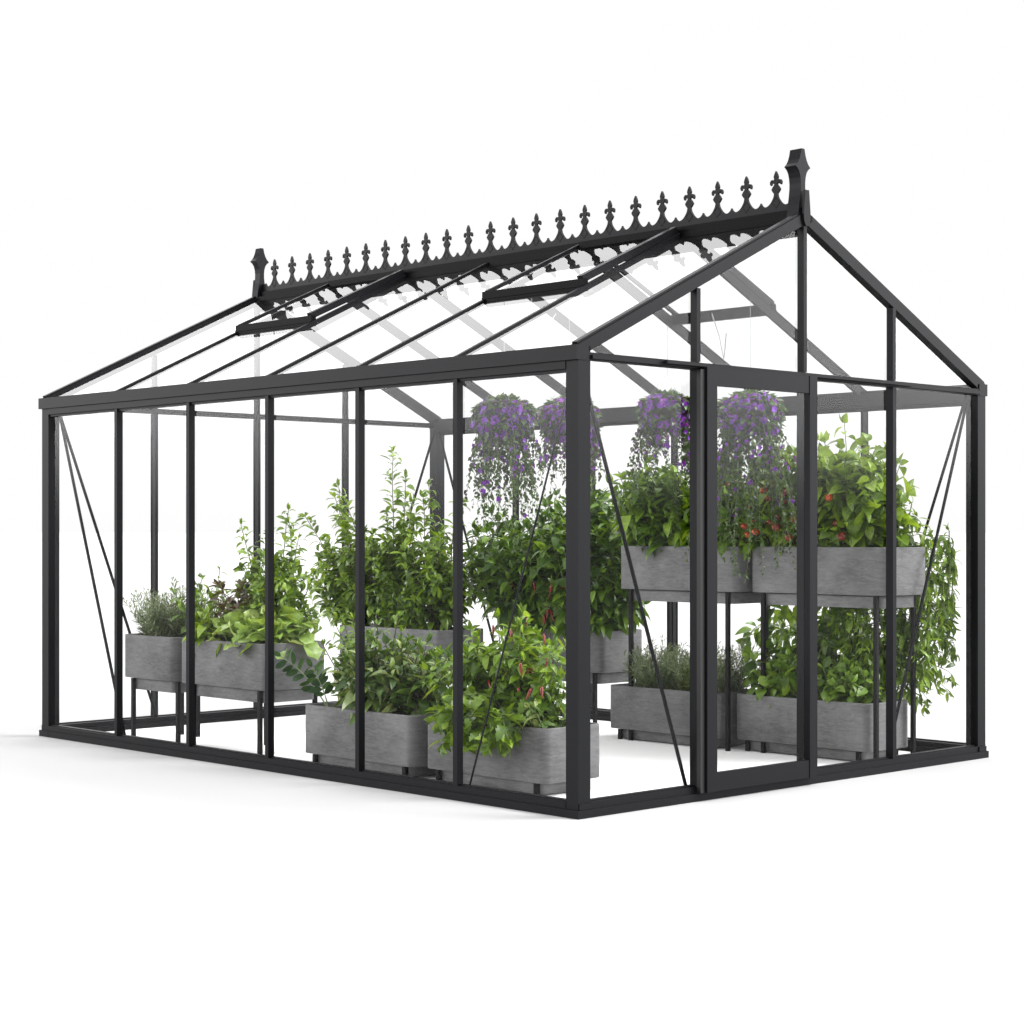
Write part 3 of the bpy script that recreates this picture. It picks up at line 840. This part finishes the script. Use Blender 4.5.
M_BASK = leaf_mat('basket_leaf', [(.02, .05, .01), (.035, .08, .015), (.06, .12, .02), (.1, .17, .04)])
M_STRAND = leaf_mat('trailing_leaf', [(.015, .035, .01), (.03, .065, .012), (.07, .14, .02), (.035, .015, .045)])
COIR = simple('coir_liner', (.05, .035, .02), rough=.9, noise=.5, nscale=90)

def basket(label, x, y, zt, rad, tails, nbl, roof_z):
    o = empty('hanging_basket', (x, y, zt), label, 'hanging basket', 'hanging baskets of purple flowers')
    b = Vector((x, y, zt))
    bm = B()
    prof = [(.11, -.02), (.115, -.03), (.105, -.08), (.075, -.125), (.03, -.145), (.0005, -.147)]
    rings = [[bm.verts.new((r * math.cos(2*PI*k/16), r * math.sin(2*PI*k/16), z)) for k in range(16)] for r, z in prof]
    for a, c in zip(rings, rings[1:]):
        for k in range(16): bm.faces.new((a[k], a[(k+1) % 16], c[(k+1) % 16], c[k]))
    bm.faces.new([bm.verts.new((.112 * math.cos(2*PI*k/16), .112 * math.sin(2*PI*k/16), -.024)) for k in range(16)])
    ob = bm_obj('bowl', bm, COIR, None, 60); ob.parent = o
    bm = B()
    tube(bm, [(0, 0, .12), (0, 0, roof_z - zt)], .0018, .0018, 4)
    for k in range(3): tube(bm, [(0, 0, .12), (.112 * math.cos(2.09*k), .112 * math.sin(2.09*k), -.02)], .001, .001, 4)
    ob = bm_obj('hanging_wire', bm, WIRE, None); ob.parent = o
    F = Foliage(); S = Foliage(); bm = B(); spots = []
    for i in range(900):
        a = RND.random() * 6.28; el = RND.uniform(-.75, 1.35)
        r = rad * RND.uniform(.72, 1.0)
        d = Vector((math.cos(a) * math.cos(el), math.sin(a) * math.cos(el), math.sin(el)))
        p = Vector((d.x * r, d.y * r, d.z * r * .5 - .075))
        if el < 0: p.z -= RND.uniform(0, .07)
        F.add('broad', p, (d + Vector((RND.gauss(0, .4), RND.gauss(0, .4), RND.gauss(0, .4) - .3))), RND.uniform(.032, .052), RND.gauss(0, .5))
        spots.append((p * 1.05, d))
    # trailing strands
    for k in range(tails[0]):
        a = RND.random() * 6.28; r = rad * math.sqrt(RND.uniform(.12, 1)) * .95
        ln = RND.uniform(*tails[1:]) * RND.uniform(.6, 1.)
        p0 = Vector((math.cos(a) * r, math.sin(a) * r, -.12))
        pts = path(p0, (math.cos(a) * .25, math.sin(a) * .25, -1), ln, 9, .06, .07)
        tube(bm, pts, .0018, .0008, 4)
        n = int(ln / .017)
        for i in range(n):
            p, d = at(pts, (i + .5) / n); az = i * 2.4
            S.add('broad', p, (math.cos(az), math.sin(az), -.7 + RND.gauss(0, .3)), RND.uniform(.022, .038) * (1 - .35 * i / n), RND.gauss(0, .5))
        for i in range(4 if ln > .12 else 0):
            p, d = at(pts, RND.uniform(.05, .75)); spots.append((p, Vector((math.cos(a), math.sin(a), -.3))))
    F.build('foliage', M_BASK, o, np.zeros(3)); 
    ob = bm_obj('trailing_stems', bm, STEM_G, None); ob.parent = o
    S.build('trailing_leaves', M_STRAND, o, np.zeros(3))
    head = spots[:900]; tail = spots[900:]
    RND.shuffle(head); RND.shuffle(tail)
    def place(p, d, big):
        q = Vector((d.x, d.y, d.z * .6)) + Vector((RND.gauss(0, .35), RND.gauss(0, .35), RND.gauss(0, .35)))
        sc = RND.uniform(.016, .025) if big else RND.uniform(.008, .014)
        return p, q.to_track_quat('Z', 'Y'), sc
    for i, (p, d) in enumerate(head[:nbl]):             # the larger blossoms one by one
        f = bpy.data.objects.new('blossom', BL[RND.randrange(3)]); link(f, o)
        p, q, sc = place(p, d, True)
        f.location = p; f.rotation_euler = q.to_euler(); f.scale = (sc, sc, sc)
    vs, fs = [], []
    for big, (p, d) in [(True, t) for t in head[nbl:nbl + 330]] + [(False, t) for t in tail[:150]]:
        p, q, sc = place(p, d, big); M = q.to_matrix() * (sc * (.75 if big else 1)); off = len(vs)
        vs += [M @ v.co + p for v in BL[0].vertices]; fs += [tuple(k + off for k in pl.vertices) for pl in BL[0].polygons]
    me = bpy.data.meshes.new('small_blossoms'); me.from_pydata([tuple(v) for v in vs], [], fs); me.materials.append(PURPLE[0])
    me.polygons.foreach_set('use_smooth', [True] * len(me.polygons))
    sb = bpy.data.objects.new('small_blossoms', me); link(sb, o); sb['kind'] = 'stuff'
    return o
for (label, x, y, zt, rad, tails, nbl) in (
    ('purple flowering hanging basket farthest left, with long thin green trails', .92, 1.40, 1.80, .142, (80, .25, .66), 98),
    ('purple flowering hanging basket just left of the near corner post', 1.375, 1.40, 1.82, .142, (56, .12, .40), 98),
    ('purple flowering hanging basket left of the door frame', 2.12, 1.40, 1.88, .148, (74, .2, .52), 98),
    ('purple flowering hanging basket behind the door glass, with the longest trails', 1.99, .73, 1.84, .155, (86, .3, .95), 98)):
    basket(label, x, y, zt, rad, tails, nbl, H + SL * min(x, W - x) - .05)

# ---------------------------------------------------------- camera, light
cam = bpy.data.cameras.new('camera'); co = bpy.data.objects.new('camera', cam); link(co)
co.location = (-5.396, -5.247, 1.154)
co.rotation_euler = (math.radians(90), 0, math.radians(-43.477))
cam.sensor_width = 36; cam.lens = 1874.2 / 1024 * 36
cam.shift_x = 9.8 / 1024; cam.shift_y = 19.5 / 1024
cam.clip_end = 4000; cam.clip_start = .1
SC.camera = co

KEY_DIR, KEY, TOPL = (.55, -.50, .80), 26.0, 1.5
w = bpy.data.worlds.new('World'); SC.world = w; w.use_nodes = True
nt = w.node_tree; nt.nodes.clear()
out = nt.nodes.new('ShaderNodeOutputWorld'); bg = nt.nodes.new('ShaderNodeBackground')
tc = nt.nodes.new('ShaderNodeTexCoord')
sep = nt.nodes.new('ShaderNodeSeparateXYZ'); nt.links.new(tc.outputs['Generated'], sep.inputs[0])
def smooth(src, a, b):
    m = nt.nodes.new('ShaderNodeMapRange'); m.interpolation_type = 'SMOOTHSTEP'
    m.inputs[1].default_value = a; m.inputs[2].default_value = b; nt.links.new(src, m.inputs[0]); return m.outputs[0]
def mul(a, b):
    m = nt.nodes.new('ShaderNodeMath'); m.operation = 'MULTIPLY'
    nt.links.new(a, m.inputs[0])
    if isinstance(b, float): m.inputs[1].default_value = b
    else: nt.links.new(b, m.inputs[1])
    return m.outputs[0]
lowm = smooth(sep.outputs[2], .0, .09); him = smooth(sep.outputs[2], .42, .30)
band = mul(lowm, him)
total = None
for az, strength, w0, w1 in ((-43.5, 14., .86, .95), (136.5, 11.5, .78, .92)):    # two big softboxes of the studio, left behind and right in front
    v = nt.nodes.new('ShaderNodeVectorMath'); v.operation = 'DOT_PRODUCT'
    nt.links.new(tc.outputs['Generated'], v.inputs[0])
    v.inputs[1].default_value = (math.sin(math.radians(az)), math.cos(math.radians(az)), 0)
    s = mul(mul(smooth(v.outputs['Value'], w0, w1), band), strength)
    if total is None: total = s
    else:
        m = nt.nodes.new('ShaderNodeMath'); m.operation = 'ADD'; nt.links.new(total, m.inputs[0]); nt.links.new(s, m.inputs[1]); total = m.outputs[0]
v = nt.nodes.new('ShaderNodeVectorMath'); v.operation = 'DOT_PRODUCT'      # the key light: a round softbox high on the right
nt.links.new(tc.outputs['Generated'], v.inputs[0])
v.inputs[1].default_value = Vector(KEY_DIR).normalized()
key = mul(smooth(v.outputs['Value'], .955, .985), KEY)
v = nt.nodes.new('ShaderNodeVectorMath'); v.operation = 'DOT_PRODUCT'      # added glow above the far side; its mirror image in the near roof pales rafters
nt.links.new(tc.outputs['Generated'], v.inputs[0]); v.inputs[1].default_value = Vector((.43, .72, .60)).normalized()
far = mul(smooth(v.outputs['Value'], .90, .965), 2.4)
m = nt.nodes.new('ShaderNodeMath'); m.operation = 'ADD'; nt.links.new(total, m.inputs[0]); nt.links.new(far, m.inputs[1]); total = m.outputs[0]
top = mul(smooth(sep.outputs[2], .6, .85), TOPL)                        # added wide glow overhead, lifts the dim interior
m = nt.nodes.new('ShaderNodeMath'); m.operation = 'ADD'; nt.links.new(total, m.inputs[0]); nt.links.new(top, m.inputs[1]); total = m.outputs[0]
m = nt.nodes.new('ShaderNodeMath'); m.operation = 'ADD'; nt.links.new(total, m.inputs[0]); nt.links.new(key, m.inputs[1]); total = m.outputs[0]
m = nt.nodes.new('ShaderNodeMath'); m.operation = 'ADD'; nt.links.new(total, m.inputs[0]); m.inputs[1].default_value = .998
nt.links.new(m.outputs[0], bg.inputs['Strength']); bg.inputs['Color'].default_value = (1, 1, 1, 1)
nt.links.new(bg.outputs[0], out.inputs[0])

SC.view_settings.view_transform = 'Standard'
SC.view_settings.look = 'None'
SC.view_settings.exposure = 0
SC.render.engine = 'CYCLES'
SC.cycles.use_denoising = True
SC.cycles.max_bounces = 12
SC.cycles.transparent_max_bounces = 40
SC.cycles.diffuse_bounces = 4
SC.cycles.glossy_bounces = 4
SC.cycles.caustics_reflective = True
SC.cycles.caustics_refractive = False
